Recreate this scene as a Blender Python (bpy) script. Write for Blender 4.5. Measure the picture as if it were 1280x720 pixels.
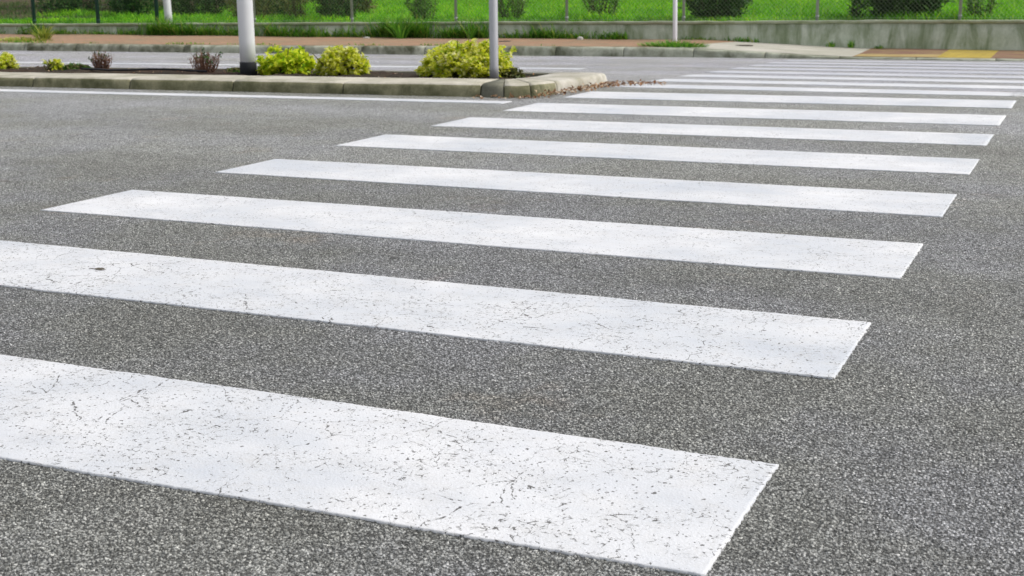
import bpy, math
import numpy as np
from mathutils import Vector, Matrix

for o in list(bpy.data.objects):
    bpy.data.objects.remove(o, do_unlink=True)
S = bpy.context.scene
C = S.collection
rng = np.random.default_rng(11)

# ------------------------------------------------------------ camera
F_PX, PITCH, ROLL, YAW, H = 1622.47, 0.230595, -0.010155, 0.418345, 0.776
cy, sy = math.cos(YAW), math.sin(YAW)
fwd = Vector((-sy*math.cos(PITCH), cy*math.cos(PITCH), -math.sin(PITCH)))
rt = Vector((cy, sy, 0)); up = rt.cross(fwd)
r2 = math.cos(ROLL)*rt + math.sin(ROLL)*up
u2 = -math.sin(ROLL)*rt + math.cos(ROLL)*up
cam = bpy.data.cameras.new('camera'); camo = bpy.data.objects.new('camera', cam); C.objects.link(camo)
camo.matrix_world = Matrix(((r2.x, u2.x, -fwd.x, 0), (r2.y, u2.y, -fwd.y, 0), (r2.z, u2.z, -fwd.z, H), (0, 0, 0, 1)))
cam.sensor_width = 36.0; cam.lens = F_PX/1280*36.0
cam.clip_start = 0.05; cam.clip_end = 1000
cam.dof.use_dof = True; cam.dof.focus_distance = 2.9; cam.dof.aperture_fstop = 13
S.camera = camo

# ------------------------------------------------------------ light
SUN_AZ, SUN_EL = math.atan2(0.40, 0.92), math.radians(52)      # direction towards the sun
W = bpy.data.worlds.new('World'); S.world = W; W.use_nodes = True
wn = W.node_tree; wn.nodes.clear()
sky = wn.nodes.new('ShaderNodeTexSky'); sky.sky_type = 'NISHITA'; sky.sun_disc = False
sky.sun_elevation = SUN_EL; sky.sun_rotation = math.radians(90) - SUN_AZ
sky.air_density = 1.0; sky.dust_density = 3.0; sky.ozone_density = 1.0
hs = wn.nodes.new('ShaderNodeHueSaturation'); hs.inputs['Saturation'].default_value = 0.32
bg = wn.nodes.new('ShaderNodeBackground'); bg.inputs['Strength'].default_value = 0.15
wo = wn.nodes.new('ShaderNodeOutputWorld')
wn.links.new(sky.outputs[0], hs.inputs['Color']); wn.links.new(hs.outputs[0], bg.inputs[0]); wn.links.new(bg.outputs[0], wo.inputs[0])
sl = bpy.data.lights.new('sun', 'SUN'); sl.energy = 1.6; sl.angle = math.radians(16); sl.color = (1, 0.96, 0.9)
so = bpy.data.objects.new('sun', sl); C.objects.link(so)
d = Vector((math.cos(SUN_EL)*math.cos(SUN_AZ), math.cos(SUN_EL)*math.sin(SUN_AZ), math.sin(SUN_EL)))
so.rotation_euler = d.to_track_quat('Z', 'Y').to_euler(); so.location = (5, 5, 12)
S.view_settings.view_transform = 'Standard'; S.view_settings.look = 'None'
S.view_settings.exposure = 0.18; S.view_settings.gamma = 1.0
S.render.engine = 'CYCLES'

# ------------------------------------------------------------ helpers
def smooth01(t):
    t = np.clip(t, 0, 1); return t*t*(3-2*t)
def zr(Y):                       # cross fall of the carriageways
    return -0.029*np.maximum(0, np.asarray(Y, float)-9.3) if np.ndim(Y) else -0.029*max(0., Y-9.3)

def tag(o, label=None, cat=None, group=None, kind=None):
    if label: o['label'] = label
    if cat: o['category'] = cat
    if group: o['group'] = group
    if kind: o['kind'] = kind
    return o
def empty(name, loc, rz=0):
    o = bpy.data.objects.new(name, None); C.objects.link(o); o.location = loc; o.rotation_euler = (0, 0, rz)
    o.empty_display_size = .2
    return o
def link(name, me, mats, parent=None):
    o = bpy.data.objects.new(name, me); C.objects.link(o)
    for m in (mats if isinstance(mats, (list, tuple)) else [mats]): me.materials.append(m)
    if parent: o.parent = parent
    return o
def fastmesh(name, V, Fq, mats, parent=None, smooth=False, mi=None):
    """V (n,3), Fq (m,k) constant k"""
    V = np.asarray(V, np.float32); Fq = np.asarray(Fq, np.int32)
    me = bpy.data.meshes.new(name); k = Fq.shape[1]
    me.vertices.add(len(V)); me.vertices.foreach_set('co', V.ravel())
    me.loops.add(Fq.size); me.loops.foreach_set('vertex_index', Fq.ravel())
    me.polygons.add(len(Fq)); me.polygons.foreach_set('loop_start', np.arange(len(Fq), dtype=np.int32)*k)
    if smooth: me.polygons.foreach_set('use_smooth', np.ones(len(Fq), bool))
    if mi is not None: me.polygons.foreach_set('material_index', np.asarray(mi, np.int32))
    me.update(calc_edges=True); me.validate()
    return link(name, me, mats, parent)
def pymesh(name, V, F, mats, parent=None, smooth=False):
    me = bpy.data.meshes.new(name); me.from_pydata([tuple(map(float, v)) for v in V], [], F)
    if smooth:
        for p_ in me.polygons: p_.use_smooth = True
    me.update(); return link(name, me, mats, parent)
def grid(nu, nv, off=0):
    i = np.arange(nu-1)[:, None]*nv + np.arange(nv-1)[None, :]
    i = i.ravel()+off
    return np.stack([i, i+1, i+nv+1, i+nv], 1)
def lathe(name, prof, mats, parent=None, n=24, loc=(0, 0, 0), lean=(0, 0)):
    a = np.arange(n)*2*math.pi/n; V = []
    for r, z in prof:
        V += [(loc[0]+r*math.cos(t)+lean[0]*z, loc[1]+r*math.sin(t)+lean[1]*z, loc[2]+z) for t in a]
    F = []
    for j in range(len(prof)-1):
        for i in range(n):
            F.append((j*n+i, j*n+(i+1) % n, (j+1)*n+(i+1) % n, (j+1)*n+i))
    F.append(tuple(range(n))[::-1]); F.append(tuple((len(prof)-1)*n+i for i in range(n)))
    o = pymesh(name, V, F, mats, parent)
    for p_ in o.data.polygons: p_.use_smooth = len(p_.vertices) == 4
    return o
def tubes(name, paths, mat, parent=None, sides=4):
    """paths: list of (points(k,3), radii(k))"""
    Vs, Fs, off = [], [], 0
    for P, R in paths:
        P = np.asarray(P, float); k = len(P); R = np.broadcast_to(np.asarray(R, float), (k,))
        T = np.gradient(P, axis=0); T /= np.linalg.norm(T, axis=1)[:, None]+1e-9
        ref = np.where(abs(T[:, 2:3]) > .9, np.array([[1., 0, 0]]), np.array([[0, 0, 1.]]))
        A = np.cross(T, ref); A /= np.linalg.norm(A, axis=1)[:, None]+1e-9; B = np.cross(T, A)
        t = np.arange(sides)*2*math.pi/sides
        V = P[:, None, :] + R[:, None, None]*(np.cos(t)[None, :, None]*A[:, None, :]+np.sin(t)[None, :, None]*B[:, None, :])
        Vs.append(V.reshape(-1, 3))
        i = np.arange(k-1)[:, None]*sides; j = np.arange(sides)[None, :]
        Fs.append(np.stack([i+j, i+(j+1) % sides, i+sides+(j+1) % sides, i+sides+j], -1).reshape(-1, 4)+off)
        off += k*sides
    return fastmesh(name, np.concatenate(Vs), np.concatenate(Fs), mat, parent, smooth=True)
def leaves_arr(P, D, L, Wd, fold=.25, curl=.15):
    """n leaves: base points P, directions D, length L, width Wd -> folded, pointed blades of 4 tris"""
    n = len(P); D = D/(np.linalg.norm(D, axis=1)[:, None]+1e-9)
    rv = rng.normal(size=(n, 3))*.55; rv[:, 2] += 1; Sd = np.cross(D, rv); Sd /= np.linalg.norm(Sd, axis=1)[:, None]+1e-9
    N = np.cross(Sd, D)
    L = np.broadcast_to(L, (n,))[:, None]; Wd = np.broadcast_to(Wd, (n,))[:, None]
    a = P; m = P+D*L*.5; t = P+D*L-N*L*curl
    l = P+D*L*.45-Sd*Wd*.5+N*Wd*fold; r = P+D*L*.45+Sd*Wd*.5+N*Wd*fold
    V = np.stack([a, l, t, r, m], 1).reshape(-1, 3)
    b = np.arange(n)[:, None]*5
    F = np.concatenate([b+np.array([[0, 4, 1]]), b+np.array([[1, 4, 2]]), b+np.array([[0, 3, 4]]), b+np.array([[4, 3, 2]])])
    return V, F
def blades_arr(P, D, L, Wd, droop=.3):
    """grass blades, 3 segments bending outward"""
    n = len(P); D = D/(np.linalg.norm(D, axis=1)[:, None]+1e-9)
    L = np.broadcast_to(L, (n,))[:, None]; Wd = np.broadcast_to(Wd, (n,))[:, None]
    h = D.copy(); h[:, 2] = 0; h /= np.linalg.norm(h, axis=1)[:, None]+1e-6
    Sd = np.stack([-h[:, 1], h[:, 0], 0*h[:, 0]], 1)
    m1 = P+D*L*.4; m2 = m1+(D+h*droop)*L*.33; t = m2+(D*.6+h*droop*2-np.array([[0, 0, droop*.6]]))*L*.27
    V = np.stack([P-Sd*Wd*.4, P+Sd*Wd*.4, m1-Sd*Wd*.5, m1+Sd*Wd*.5, m2-Sd*Wd*.35, m2+Sd*Wd*.35, t], 1).reshape(-1, 3)
    b = np.arange(n)[:, None]*7
    F = np.concatenate([b+np.array([q]) for q in ([0, 1, 3], [0, 3, 2], [2, 3, 5], [2, 5, 4], [4, 5, 6])])
    return V, F

# ------------------------------------------------------------ materials
class NT:
    def __init__(s, name):
        s.m = bpy.data.materials.new(name); s.m.use_nodes = True; s.t = s.m.node_tree; s.t.nodes.clear()
        s.out = s.n('ShaderNodeOutputMaterial'); s.b = s.n('ShaderNodeBsdfPrincipled'); s.l(s.b.outputs[0], s.out.inputs[0])
        s.tc = s.n('ShaderNodeTexCoord')
    def n(s, ty, **k):
        nd = s.t.nodes.new(ty)
        for a, v in k.items(): setattr(nd, a, v)
        return nd
    def l(s, a, b): s.t.links.new(a, b)
    def set(s, inp, v):
        if isinstance(v, (int, float, tuple, list)): inp.default_value = v
        else: s.l(v, inp)
    def co(s, sc=(1, 1, 1), rot=(0, 0, 0), src='Object'):
        m = s.n('ShaderNodeMapping'); s.l(s.tc.outputs[src], m.inputs[0]); m.inputs['Scale'].default_value = sc; m.inputs['Rotation'].default_value = rot
        return m.outputs[0]
    def noise(s, scale, detail=4, rough=.55, vec=None, dist=0):
        x = s.n('ShaderNodeTexNoise'); x.inputs['Scale'].default_value = scale; x.inputs['Detail'].default_value = detail
        x.inputs['Roughness'].default_value = rough; x.inputs['Distortion'].default_value = dist
        s.l(vec if vec is not None else s.tc.outputs['Object'], x.inputs['Vector']); return x.outputs['Fac']
    def vor(s, scale, feature='F1', vec=None, rnd=1):
        x = s.n('ShaderNodeTexVoronoi', feature=feature); x.inputs['Scale'].default_value = scale; x.inputs['Randomness'].default_value = rnd
        s.l(vec if vec is not None else s.tc.outputs['Object'], x.inputs['Vector']); return x
    def ramp(s, fac, stops, interp='LINEAR'):
        r = s.n('ShaderNodeValToRGB'); r.color_ramp.interpolation = interp; e = r.color_ramp.elements
        while len(e) < len(stops): e.new(.5)
        for el, (p_, c) in zip(e, stops):
            el.position = p_; el.color = (c, c, c, 1) if isinstance(c, (int, float)) else (*c, 1)
        s.set(r.inputs[0], fac); return r.outputs[0]
    def mix(s, f, a, b, mode='MIX'):
        x = s.n('ShaderNodeMix', data_type='RGBA', blend_type=mode); s.set(x.inputs[0], f)
        for i, v in ((6, a), (7, b)):
            if isinstance(v, (int, float)): v = (v, v, v)
            if isinstance(v, tuple): v = (*v, 1)[:4]
            s.set(x.inputs[i], v)
        return x.outputs[2]
    def math(s, op, a, b=0., c=None, clamp=False):
        x = s.n('ShaderNodeMath', operation=op, use_clamp=clamp); s.set(x.inputs[0], a); s.set(x.inputs[1], b)
        if c is not None: s.set(x.inputs[2], c)
        return x.outputs[0]
    def maprange(s, v, a, b, c=0, d=1, sm=False):
        x = s.n('ShaderNodeMapRange'); x.interpolation_type = 'SMOOTHSTEP' if sm else 'LINEAR'
        s.set(x.inputs[0], v)
        for i, q in enumerate((a, b, c, d)): x.inputs[i+1].default_value = q
        return x.outputs[0]
    def island(s): return s.n('ShaderNodeNewGeometry').outputs['Random Per Island']
    def bump(s, h, st=.5, dist=.01, nrm=None):
        b = s.n('ShaderNodeBump'); b.inputs['Strength'].default_value = st; b.inputs['Distance'].default_value = dist; s.l(h, b.inputs['Height'])
        if nrm is not None: s.l(nrm, b.inputs['Normal'])
        return b.outputs[0]
    def fin(s, color, rough=.85, spec=.3, normal=None, metal=0):
        if isinstance(color, tuple): color = (*color, 1)[:4]
        s.set(s.b.inputs['Base Color'], color); s.set(s.b.inputs['Roughness'], rough)
        s.b.inputs['Specular IOR Level'].default_value = spec; s.b.inputs['Metallic'].default_value = metal
        if normal is not None: s.l(normal, s.b.inputs['Normal'])
        return s.m

def asphalt_nodes(t):
    """shared aggregate pattern: returns colour and height (0..1)"""
    v2 = t.n('ShaderNodeVectorMath', operation='MULTIPLY_ADD')          # jitter the cell outlines
    nz = t.n('ShaderNodeTexNoise'); nz.inputs['Scale'].default_value = 210; nz.inputs['Detail'].default_value = 1
    t.l(t.tc.outputs['Object'], nz.inputs['Vector'])
    v2.inputs[1].default_value = (.0035, .0035, .0035); t.l(nz.outputs['Color'], v2.inputs[0]); t.l(t.tc.outputs['Object'], v2.inputs[2])
    vec = v2.outputs[0]
    a = t.vor(168, 'F1', vec); b = t.vor(360, 'F1', vec)
    sa = t.n('ShaderNodeSeparateColor'); t.l(a.outputs['Color'], sa.inputs[0])
    sb = t.n('ShaderNodeSeparateColor'); t.l(b.outputs['Color'], sb.inputs[0])
    ca = t.ramp(sa.outputs[0], [(0, (.09, .089, .082)), (.15, (.19, .189, .178)), (.45, (.31, .308, .295)), (.75, (.43, .427, .41)), (.92, (.52, .515, .495)), (.985, (.66, .65, .62)), (1, (.76, .75, .72))])
    cb = t.ramp(sb.outputs[0], [(0, (.05, .05, .046)), (.5, (.23, .23, .22)), (.8, (.36, .36, .34)), (1, (.58, .57, .54))])
    ha = t.maprange(a.outputs['Distance'], .15, .62, 1, 0, True)        # stone tops
    ha = t.math('MULTIPLY', ha, t.maprange(sa.outputs[1], 0, 1, .45, 1))
    hb = t.math('MULTIPLY', t.maprange(b.outputs['Distance'], .15, .6, 1, 0, True), .45)
    m = t.maprange(t.math('SUBTRACT', ha, hb), -.05, .06, 0, 1)
    col = t.mix(m, cb, ca); h = t.math('MAXIMUM', ha, hb)
    col = t.mix(t.maprange(h, .04, .30, .80, 0), col, (.022, .021, .018))  # binder between the stones
    return col, h

def mat_asphalt():
    t = NT('asphalt'); col, h = asphalt_nodes(t)
    warm = t.mix(t.maprange(t.vor(95).outputs['Distance'], 0, .5, 0, 1), (1.08, 1.0, .88), (1, 1, 1))
    big = t.noise(.9, 5, .6); mid = t.noise(5, 4, .6)
    col = t.mix(1, col, t.ramp(big, [(.3, (.84, .83, .77)), (.45, (.97, .97, .93)), (.56, (1.02, 1.02, 1.06)), (.72, (1.14, 1.14, 1.22))]), 'MULTIPLY')
    col = t.mix(.8, col, t.ramp(mid, [(.3, (.86, .86, .84)), (.55, (1, 1, 1)), (.75, (1.12, 1.12, 1.12))]), 'MULTIPLY')
    # wheel paths run along the road, lightly polished
    st = t.noise(1, 3, .5, t.co((.12, 1.3, 1)))
    col = t.mix(.7, col, t.ramp(st, [(.35, (.84, .84, .84)), (.65, (1.14, 1.14, 1.16))]), 'MULTIPLY')
    br = t.maprange(t.noise(2.3, 4, .7, t.co((1, 1, 1), (0, 0, .5))), .60, .74, 0, .7)
    col = t.mix(br, col, t.mix(1, col, (1.10, .94, .80), 'MULTIPLY'))
    # far carriageway: grazing sky sheen put into the colour, with its finer wear
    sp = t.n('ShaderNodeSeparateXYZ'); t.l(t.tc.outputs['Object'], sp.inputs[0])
    # paler with distance and leftward: brightening at grazing view put into the colour
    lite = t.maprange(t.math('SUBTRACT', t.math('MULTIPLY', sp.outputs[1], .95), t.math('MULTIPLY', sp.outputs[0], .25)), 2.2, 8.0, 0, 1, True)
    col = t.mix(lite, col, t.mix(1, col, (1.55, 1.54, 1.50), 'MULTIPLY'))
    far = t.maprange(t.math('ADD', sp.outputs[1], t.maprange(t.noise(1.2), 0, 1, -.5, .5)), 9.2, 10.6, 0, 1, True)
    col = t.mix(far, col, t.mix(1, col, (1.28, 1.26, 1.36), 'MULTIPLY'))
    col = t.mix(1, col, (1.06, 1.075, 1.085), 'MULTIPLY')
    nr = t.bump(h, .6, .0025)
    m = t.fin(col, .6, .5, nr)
    dsp = t.n('ShaderNodeDisplacement'); dsp.inputs['Midlevel'].default_value = .9; dsp.inputs['Scale'].default_value = .0042
    t.l(h, dsp.inputs['Height']); t.l(dsp.outputs[0], t.out.inputs['Displacement']); m.displacement_method = 'BOTH'
    return m

def mat_paint():
    t = NT('road_paint'); acol, ah = asphalt_nodes(t)
    wv = t.n('ShaderNodeVectorMath', operation='MULTIPLY_ADD'); nz = t.n('ShaderNodeTexNoise'); nz.inputs['Scale'].default_value = 22; nz.inputs['Detail'].default_value = 5
    t.l(t.tc.outputs['Object'], nz.inputs['Vector']); wv.inputs[1].default_value = (.045, .045, 0); t.l(nz.outputs['Color'], wv.inputs[0]); t.l(t.tc.outputs['Object'], wv.inputs[2])
    vec = wv.outputs[0]
    # crack network, only here and there, of uneven width; the coat nearest the camera is the most cracked
    sy_ = t.n('ShaderNodeSeparateXYZ'); t.l(t.tc.outputs['Object'], sy_.inputs[0])
    age = t.maprange(sy_.outputs[1], 2.2, 4.6, 1.0, .42, True)
    c1 = t.vor(8, 'DISTANCE_TO_EDGE', vec).outputs['Distance']; c2 = t.vor(24, 'DISTANCE_TO_EDGE', vec).outputs['Distance']; c3 = t.vor(58, 'DISTANCE_TO_EDGE', vec).outputs['Distance']
    g1 = t.noise(2.6, 4, .65); g2 = t.noise(9, 3, .6); g3 = t.noise(70, 3, .6)
    w1 = t.math('MULTIPLY', t.maprange(g1, .44, .66, 0, .011), t.maprange(g3, .42, .60, 0, 1.5))
    w2 = t.math('MULTIPLY', t.maprange(g2, .47, .70, 0, .018), t.maprange(g3, .47, .63, 0, 1.6))
    w3 = t.math('MULTIPLY', t.maprange(t.noise(4.5, 4, .65), .40, .64, 0, .044), t.maprange(g3, .50, .66, 0, 1.5))
    k1 = t.math('LESS_THAN', c1, t.math('MULTIPLY', w1, age)); k2 = t.math('LESS_THAN', c2, t.math('MULTIPLY', w2, age)); k3 = t.math('LESS_THAN', c3, t.math('MULTIPLY', w3, age))
    k2 = t.math('MAXIMUM', k2, k3)
    # pits where aggregate has broken through
    nv = t.n('ShaderNodeVectorMath', operation='MULTIPLY_ADD'); nz2 = t.n('ShaderNodeTexNoise'); nz2.inputs['Scale'].default_value = 120; nz2.inputs['Detail'].default_value = 2
    t.l(t.tc.outputs['Object'], nz2.inputs['Vector']); nv.inputs[1].default_value = (.010, .010, 0); t.l(nz2.outputs['Color'], nv.inputs[0]); t.l(t.tc.outputs['Object'], nv.inputs[2])
    pv = t.vor(135, 'F1', nv.outputs[0]); ps = t.n('ShaderNodeSeparateColor'); t.l(pv.outputs['Color'], ps.inputs[0])
    dens = t.math('MULTIPLY', t.maprange(t.noise(3.4, 4, .6), .34, .64, .10, .52), age)
    pit = t.math('MULTIPLY', t.math('LESS_THAN', ps.outputs[0], dens), t.math('LESS_THAN', pv.outputs['Distance'], t.maprange(ps.outputs[1], 0, 1, .05, .36)))
    pv2 = t.vor(46, 'F1', nv.outputs[0]); ps2 = t.n('ShaderNodeSeparateColor'); t.l(pv2.outputs['Color'], ps2.inputs[0])
    pit2 = t.math('MULTIPLY', t.math('LESS_THAN', ps2.outputs[0], t.math('MULTIPLY', age, .035)), t.math('LESS_THAN', pv2.outputs['Distance'], t.maprange(ps2.outputs[1], 0, 1, .08, .20)))
    hole = t.math('MAXIMUM', t.math('MAXIMUM', k1, k2), t.math('MAXIMUM', pit, pit2))
    c = t.ramp(t.noise(1.7, 5, .6), [(.3, (.58, .61, .655)), (.45, (.66, .675, .70)), (.56, (.73, .735, .75)), (.7, (.82, .82, .825))])
    c = t.mix(.55, c, t.ramp(t.noise(7, 4, .65, t.co((.35, 1, 1), (0, 0, .35))), [(.33, (.85, .87, .90)), (.55, (1, 1, 1))]), 'MULTIPLY')
    dirt = t.maprange(t.noise(14, 5, .7), .5, .8, 0, .35)
    c = t.mix(dirt, c, (.60, .57, .53))
    c = t.mix(t.math('MULTIPLY', t.maprange(ah, .0, .25, .35, 0), t.maprange(g2, .35, .6, .2, 1)), c, (.50, .49, .47))   # grime in the texture hollows
    c = t.mix(t.math('MULTIPLY', hole, .93), c, t.mix(.7, acol, (.05, .045, .04)))
    # the paint on the far carriageway is thinner and worn to grey
    sp = t.n('ShaderNodeSeparateXYZ'); t.l(t.tc.outputs['Object'], sp.inputs[0])
    wear = t.math('MULTIPLY', t.math('MULTIPLY', t.maprange(sp.outputs[1], 10.5, 14.0, 0, .75, True), t.maprange(sp.outputs[0], -4.4, -4.1, 0, 1)), t.maprange(t.noise(9, 4, .7, t.co((.3, 1, 1))), .3, .65, .5, 1))
    c = t.mix(wear, c, (.40, .40, .46))
    hh = t.math('SUBTRACT', t.math('MULTIPLY', ah, .45), t.math('MULTIPLY', hole, 1.0))
    return t.fin(c, .62, .35, t.bump(hh, .42, .0022))

def mat_concrete(name, c0, c1, stain, sc=6, amt=.6, vert=False, bd=.004, lo=.44):
    t = NT(name)
    c = t.ramp(t.noise(sc, 6, .65), [(.32, c0), (.68, c1)])
    g = t.noise(sc*.6, 5, .7, t.co((1, 1, .25) if vert else (1, 1, 1)), .4)
    c = t.mix(t.maprange(g, lo, lo+.2, 0, amt), c, stain)
    sp = t.noise(160, 3, .6)
    c = t.mix(.6, c, t.ramp(sp, [(.3, .72), (.6, 1.08)]), 'MULTIPLY')
    return t.fin(c, .9, .2, t.bump(t.math('ADD', sp, t.math('MULTIPLY', t.noise(22, 4, .6), 2)), .5, bd))
def mat_leaf(name, stops, rough=.55, tl=.3, tcol=(.2, .35, .05), noise_mix=True):
    t = NT(name); c = t.ramp(t.island(), stops)
    if noise_mix: c = t.mix(.6, c, t.ramp(t.noise(7, 3, .6), [(.3, .75), (.7, 1.2)]), 'MULTIPLY')
    t.fin(c, rough, .35)
    tr = t.n('ShaderNodeBsdfTranslucent'); t.l(c, tr.inputs[0]); mx = t.n('ShaderNodeMixShader'); mx.inputs[0].default_value = tl
    t.l(t.b.outputs[0], mx.inputs[1]); t.l(tr.outputs[0], mx.inputs[2]); t.l(mx.outputs[0], t.out.inputs[0])
    return t.m
def mat_plain(name, col, rough=.5, metal=0, spec=.5, var=.12, sc=9, streak=(.0, .0, .0)):
    t = NT(name); f = t.noise(sc, 5, .65, t.co((1, 1, .3)))
    c = t.mix(t.maprange(f, .45, .75, 0, var*2), col, tuple(x*.5 for x in col))
    return t.fin(c, rough, spec, t.bump(t.noise(60, 3), .1, .002), metal)
def mat_tiles(name, c0, c1, joint, size=.1, dirt=(.2, .15, .1), damt=.5):
    t = NT(name); br = t.n('ShaderNodeTexBrick'); t.l(t.co((1, 1, 1), (0, 0, .04)), br.inputs['Vector'])
    br.inputs['Scale'].default_value = 1; br.inputs['Brick Width'].default_value = size*2; br.inputs['Row Height'].default_value = size
    br.inputs['Mortar Size'].default_value = .006; br.inputs['Color1'].default_value = (*c0, 1); br.inputs['Color2'].default_value = (*c1, 1); br.inputs['Mortar'].default_value = (*joint, 1)
    c = t.mix(t.maprange(t.noise(2.2, 6, .7), .42, .7, 0, damt), br.outputs[0], dirt)
    c = t.mix(.6, c, t.ramp(t.noise(30, 4), [(.3, .75), (.7, 1.15)]), 'MULTIPLY')
    return t.fin(c, .9, .2, t.bump(br.outputs['Fac'], .4, -.003))

def mat_grass(name, stops, rough, tl):
    m = mat_leaf(name, stops, rough, tl, noise_mix=False); t = m.node_tree
    b = [n for n in t.nodes if n.type == 'BSDF_PRINCIPLED'][0]; src = b.inputs['Base Color'].links[0].from_socket
    tc = t.nodes.new('ShaderNodeTexCoord'); col = src
    for sc, lo, hi in ((.55, (.78, .80, .8, 1), (1.45, 1.22, 1.0, 1)), (2.6, (.66, .78, .7, 1), (1.25, 1.2, 1, 1))):
        n = t.nodes.new('ShaderNodeTexNoise'); n.inputs['Scale'].default_value = sc; n.inputs['Detail'].default_value = 4; t.links.new(tc.outputs['Object'], n.inputs['Vector'])
        r = t.nodes.new('ShaderNodeValToRGB'); r.color_ramp.elements[0].position = .38; r.color_ramp.elements[1].position = .64; r.color_ramp.elements[0].color = lo; r.color_ramp.elements[1].color = hi; t.links.new(n.outputs['Fac'], r.inputs[0])
        x = t.nodes.new('ShaderNodeMix'); x.data_type = 'RGBA'; x.blend_type = 'MULTIPLY'; x.inputs[0].default_value = 1; t.links.new(col, x.inputs[6]); t.links.new(r.outputs[0], x.inputs[7]); col = x.outputs[2]
    t.links.new(col, b.inputs['Base Color'])
    tr = [n for n in t.nodes if n.type == 'BSDF_TRANSLUCENT'][0]; t.links.new(col, tr.inputs[0])
    return m

M = {}
M['asphalt'] = mat_asphalt(); M['paint'] = mat_paint()
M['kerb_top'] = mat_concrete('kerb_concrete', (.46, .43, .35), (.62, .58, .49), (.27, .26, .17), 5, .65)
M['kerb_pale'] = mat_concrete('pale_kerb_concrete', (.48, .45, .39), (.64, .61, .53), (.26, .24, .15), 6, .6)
M['kerb_dark'] = mat_concrete('dark_kerb_concrete', (.15, .15, .115), (.27, .26, .20), (.09, .09, .06), 7, .6)  # darker tone for the short corner block and the back kerb
M['kerb_face'] = mat_concrete('olive_kerb_face', (.12, .12, .06), (.34, .32, .20), (.07, .075, .035), 5, .85)  # olive tone for the upright kerb faces, darker than the tops
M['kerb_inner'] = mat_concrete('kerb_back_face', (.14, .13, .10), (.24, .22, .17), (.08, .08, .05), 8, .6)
M['far_kerb'] = mat_concrete('far_kerb_concrete', (.34, .35, .26), (.52, .52, .42), (.085, .09, .05), 3.2, .95, False, lo=.40)
M['far_kerb_pale'] = mat_concrete('far_kerb_pale', (.38, .40, .31), (.52, .53, .43), (.11, .12, .07), 3, .9, lo=.42)
M['wall'] = mat_concrete('wall_concrete', (.42, .47, .33), (.64, .67, .54), (.14, .19, .07), 4.2, .85, True, lo=.43)
M['cap'] = mat_concrete('wall_cap', (.36, .40, .27), (.47, .50, .38), (.2, .25, .1), 4, .6)
M['joint'] = mat_plain('joint_dirt', (.05, .048, .035), .95, var=.3, spec=.1)
M['terra'] = mat_tiles('terracotta_paving', (.36, .21, .13), (.44, .27, .17), (.25, .18, .12), .10, (.24, .22, .14), .75)
M['brown'] = mat_tiles('brown_paving', (.22, .12, .09), (.28, .16, .11), (.2, .15, .1), .10, (.36, .28, .12), .7)
M['yellow'] = mat_tiles('yellow_tactile', (.44, .33, .06), (.52, .39, .08), (.33, .26, .08), .15, (.30, .23, .09), .7)
M['ramp'] = mat_concrete('ramp_concrete', (.46, .44, .37), (.60, .57, .50), (.34, .34, .25), 2.2, .45)
def mat_soil():
    t = NT('soil'); c = t.ramp(t.noise(9, 6, .7), [(.3, (.03, .026, .02)), (.55, (.065, .052, .038)), (.75, (.12, .085, .06))])
    c = t.mix(t.maprange(t.noise(1.1, 3), .5, .62, 0, .35), c, (.09, .05, .036))
    return t.fin(c, .95, .1, t.bump(t.noise(45, 5, .7), .9, .02))
M['soil'] = mat_soil()
def mat_field():
    t = NT('field_earth'); c = t.ramp(t.noise(.5, 5, .6), [(.3, (.07, .16, .025)), (.7, (.11, .24, .03))])
    vm = t.n('ShaderNodeSeparateXYZ'); t.l(t.tc.outputs['Object'], vm.inputs[0])
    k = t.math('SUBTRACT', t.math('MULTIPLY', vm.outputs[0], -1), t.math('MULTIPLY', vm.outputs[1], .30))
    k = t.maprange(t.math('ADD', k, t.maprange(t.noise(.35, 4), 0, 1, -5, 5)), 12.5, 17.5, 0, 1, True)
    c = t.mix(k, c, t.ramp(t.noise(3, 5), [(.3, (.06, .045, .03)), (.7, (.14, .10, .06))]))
    return t.fin(c, .95, .1)
M['field'] = mat_field()
M['grass'] = mat_grass('grass_blades', [(0, (.08, .28, .010)), (.45, (.15, .48, .012)), (.8, (.24, .60, .02)), (1, (.38, .58, .05))], .6, .45)
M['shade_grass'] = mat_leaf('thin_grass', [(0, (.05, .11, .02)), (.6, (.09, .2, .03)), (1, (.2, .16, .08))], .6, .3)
M['weed'] = mat_leaf('weed_blades', [(0, (.06, .20, .02)), (.5, (.13, .36, .03)), (.85, (.26, .46, .05)), (1, (.48, .46, .14))], .6, .4)
M['weed_y'] = mat_leaf('yellowing_weed', [(0, (.12, .22, .03)), (.4, (.30, .38, .05)), (.8, (.48, .50, .10)), (1, (.55, .5, .2))], .6, .4)
M['euo'] = mat_leaf('variegated_leaves', [(0, (.26, .42, .015)), (.12, (.52, .62, .02)), (.4, (.80, .82, .05)), (.75, (.84, .84, .18)), (1, (.88, .86, .50))], .45, .5)
M['euo_g'] = mat_leaf('greener_leaves', [(0, (.18, .42, .015)), (.18, (.46, .64, .02)), (.5, (.76, .84, .03)), (1, (.86, .88, .10))], .45, .5)
M['olean'] = mat_leaf('oleander_leaves', [(0, (.012, .04, .010)), (.45, (.03, .09, .015)), (.8, (.07, .18, .03)), (1, (.18, .34, .07))], .5, .15)
M['mid'] = mat_leaf('mid_green_leaves', [(0, (.04, .12, .015)), (.5, (.11, .26, .03)), (1, (.26, .44, .08))], .5, .3)
M['olive'] = mat_leaf('olive_leaves', [(0, (.07, .10, .02)), (.5, (.14, .17, .04)), (1, (.30, .28, .08))], .5, .3)
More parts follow.
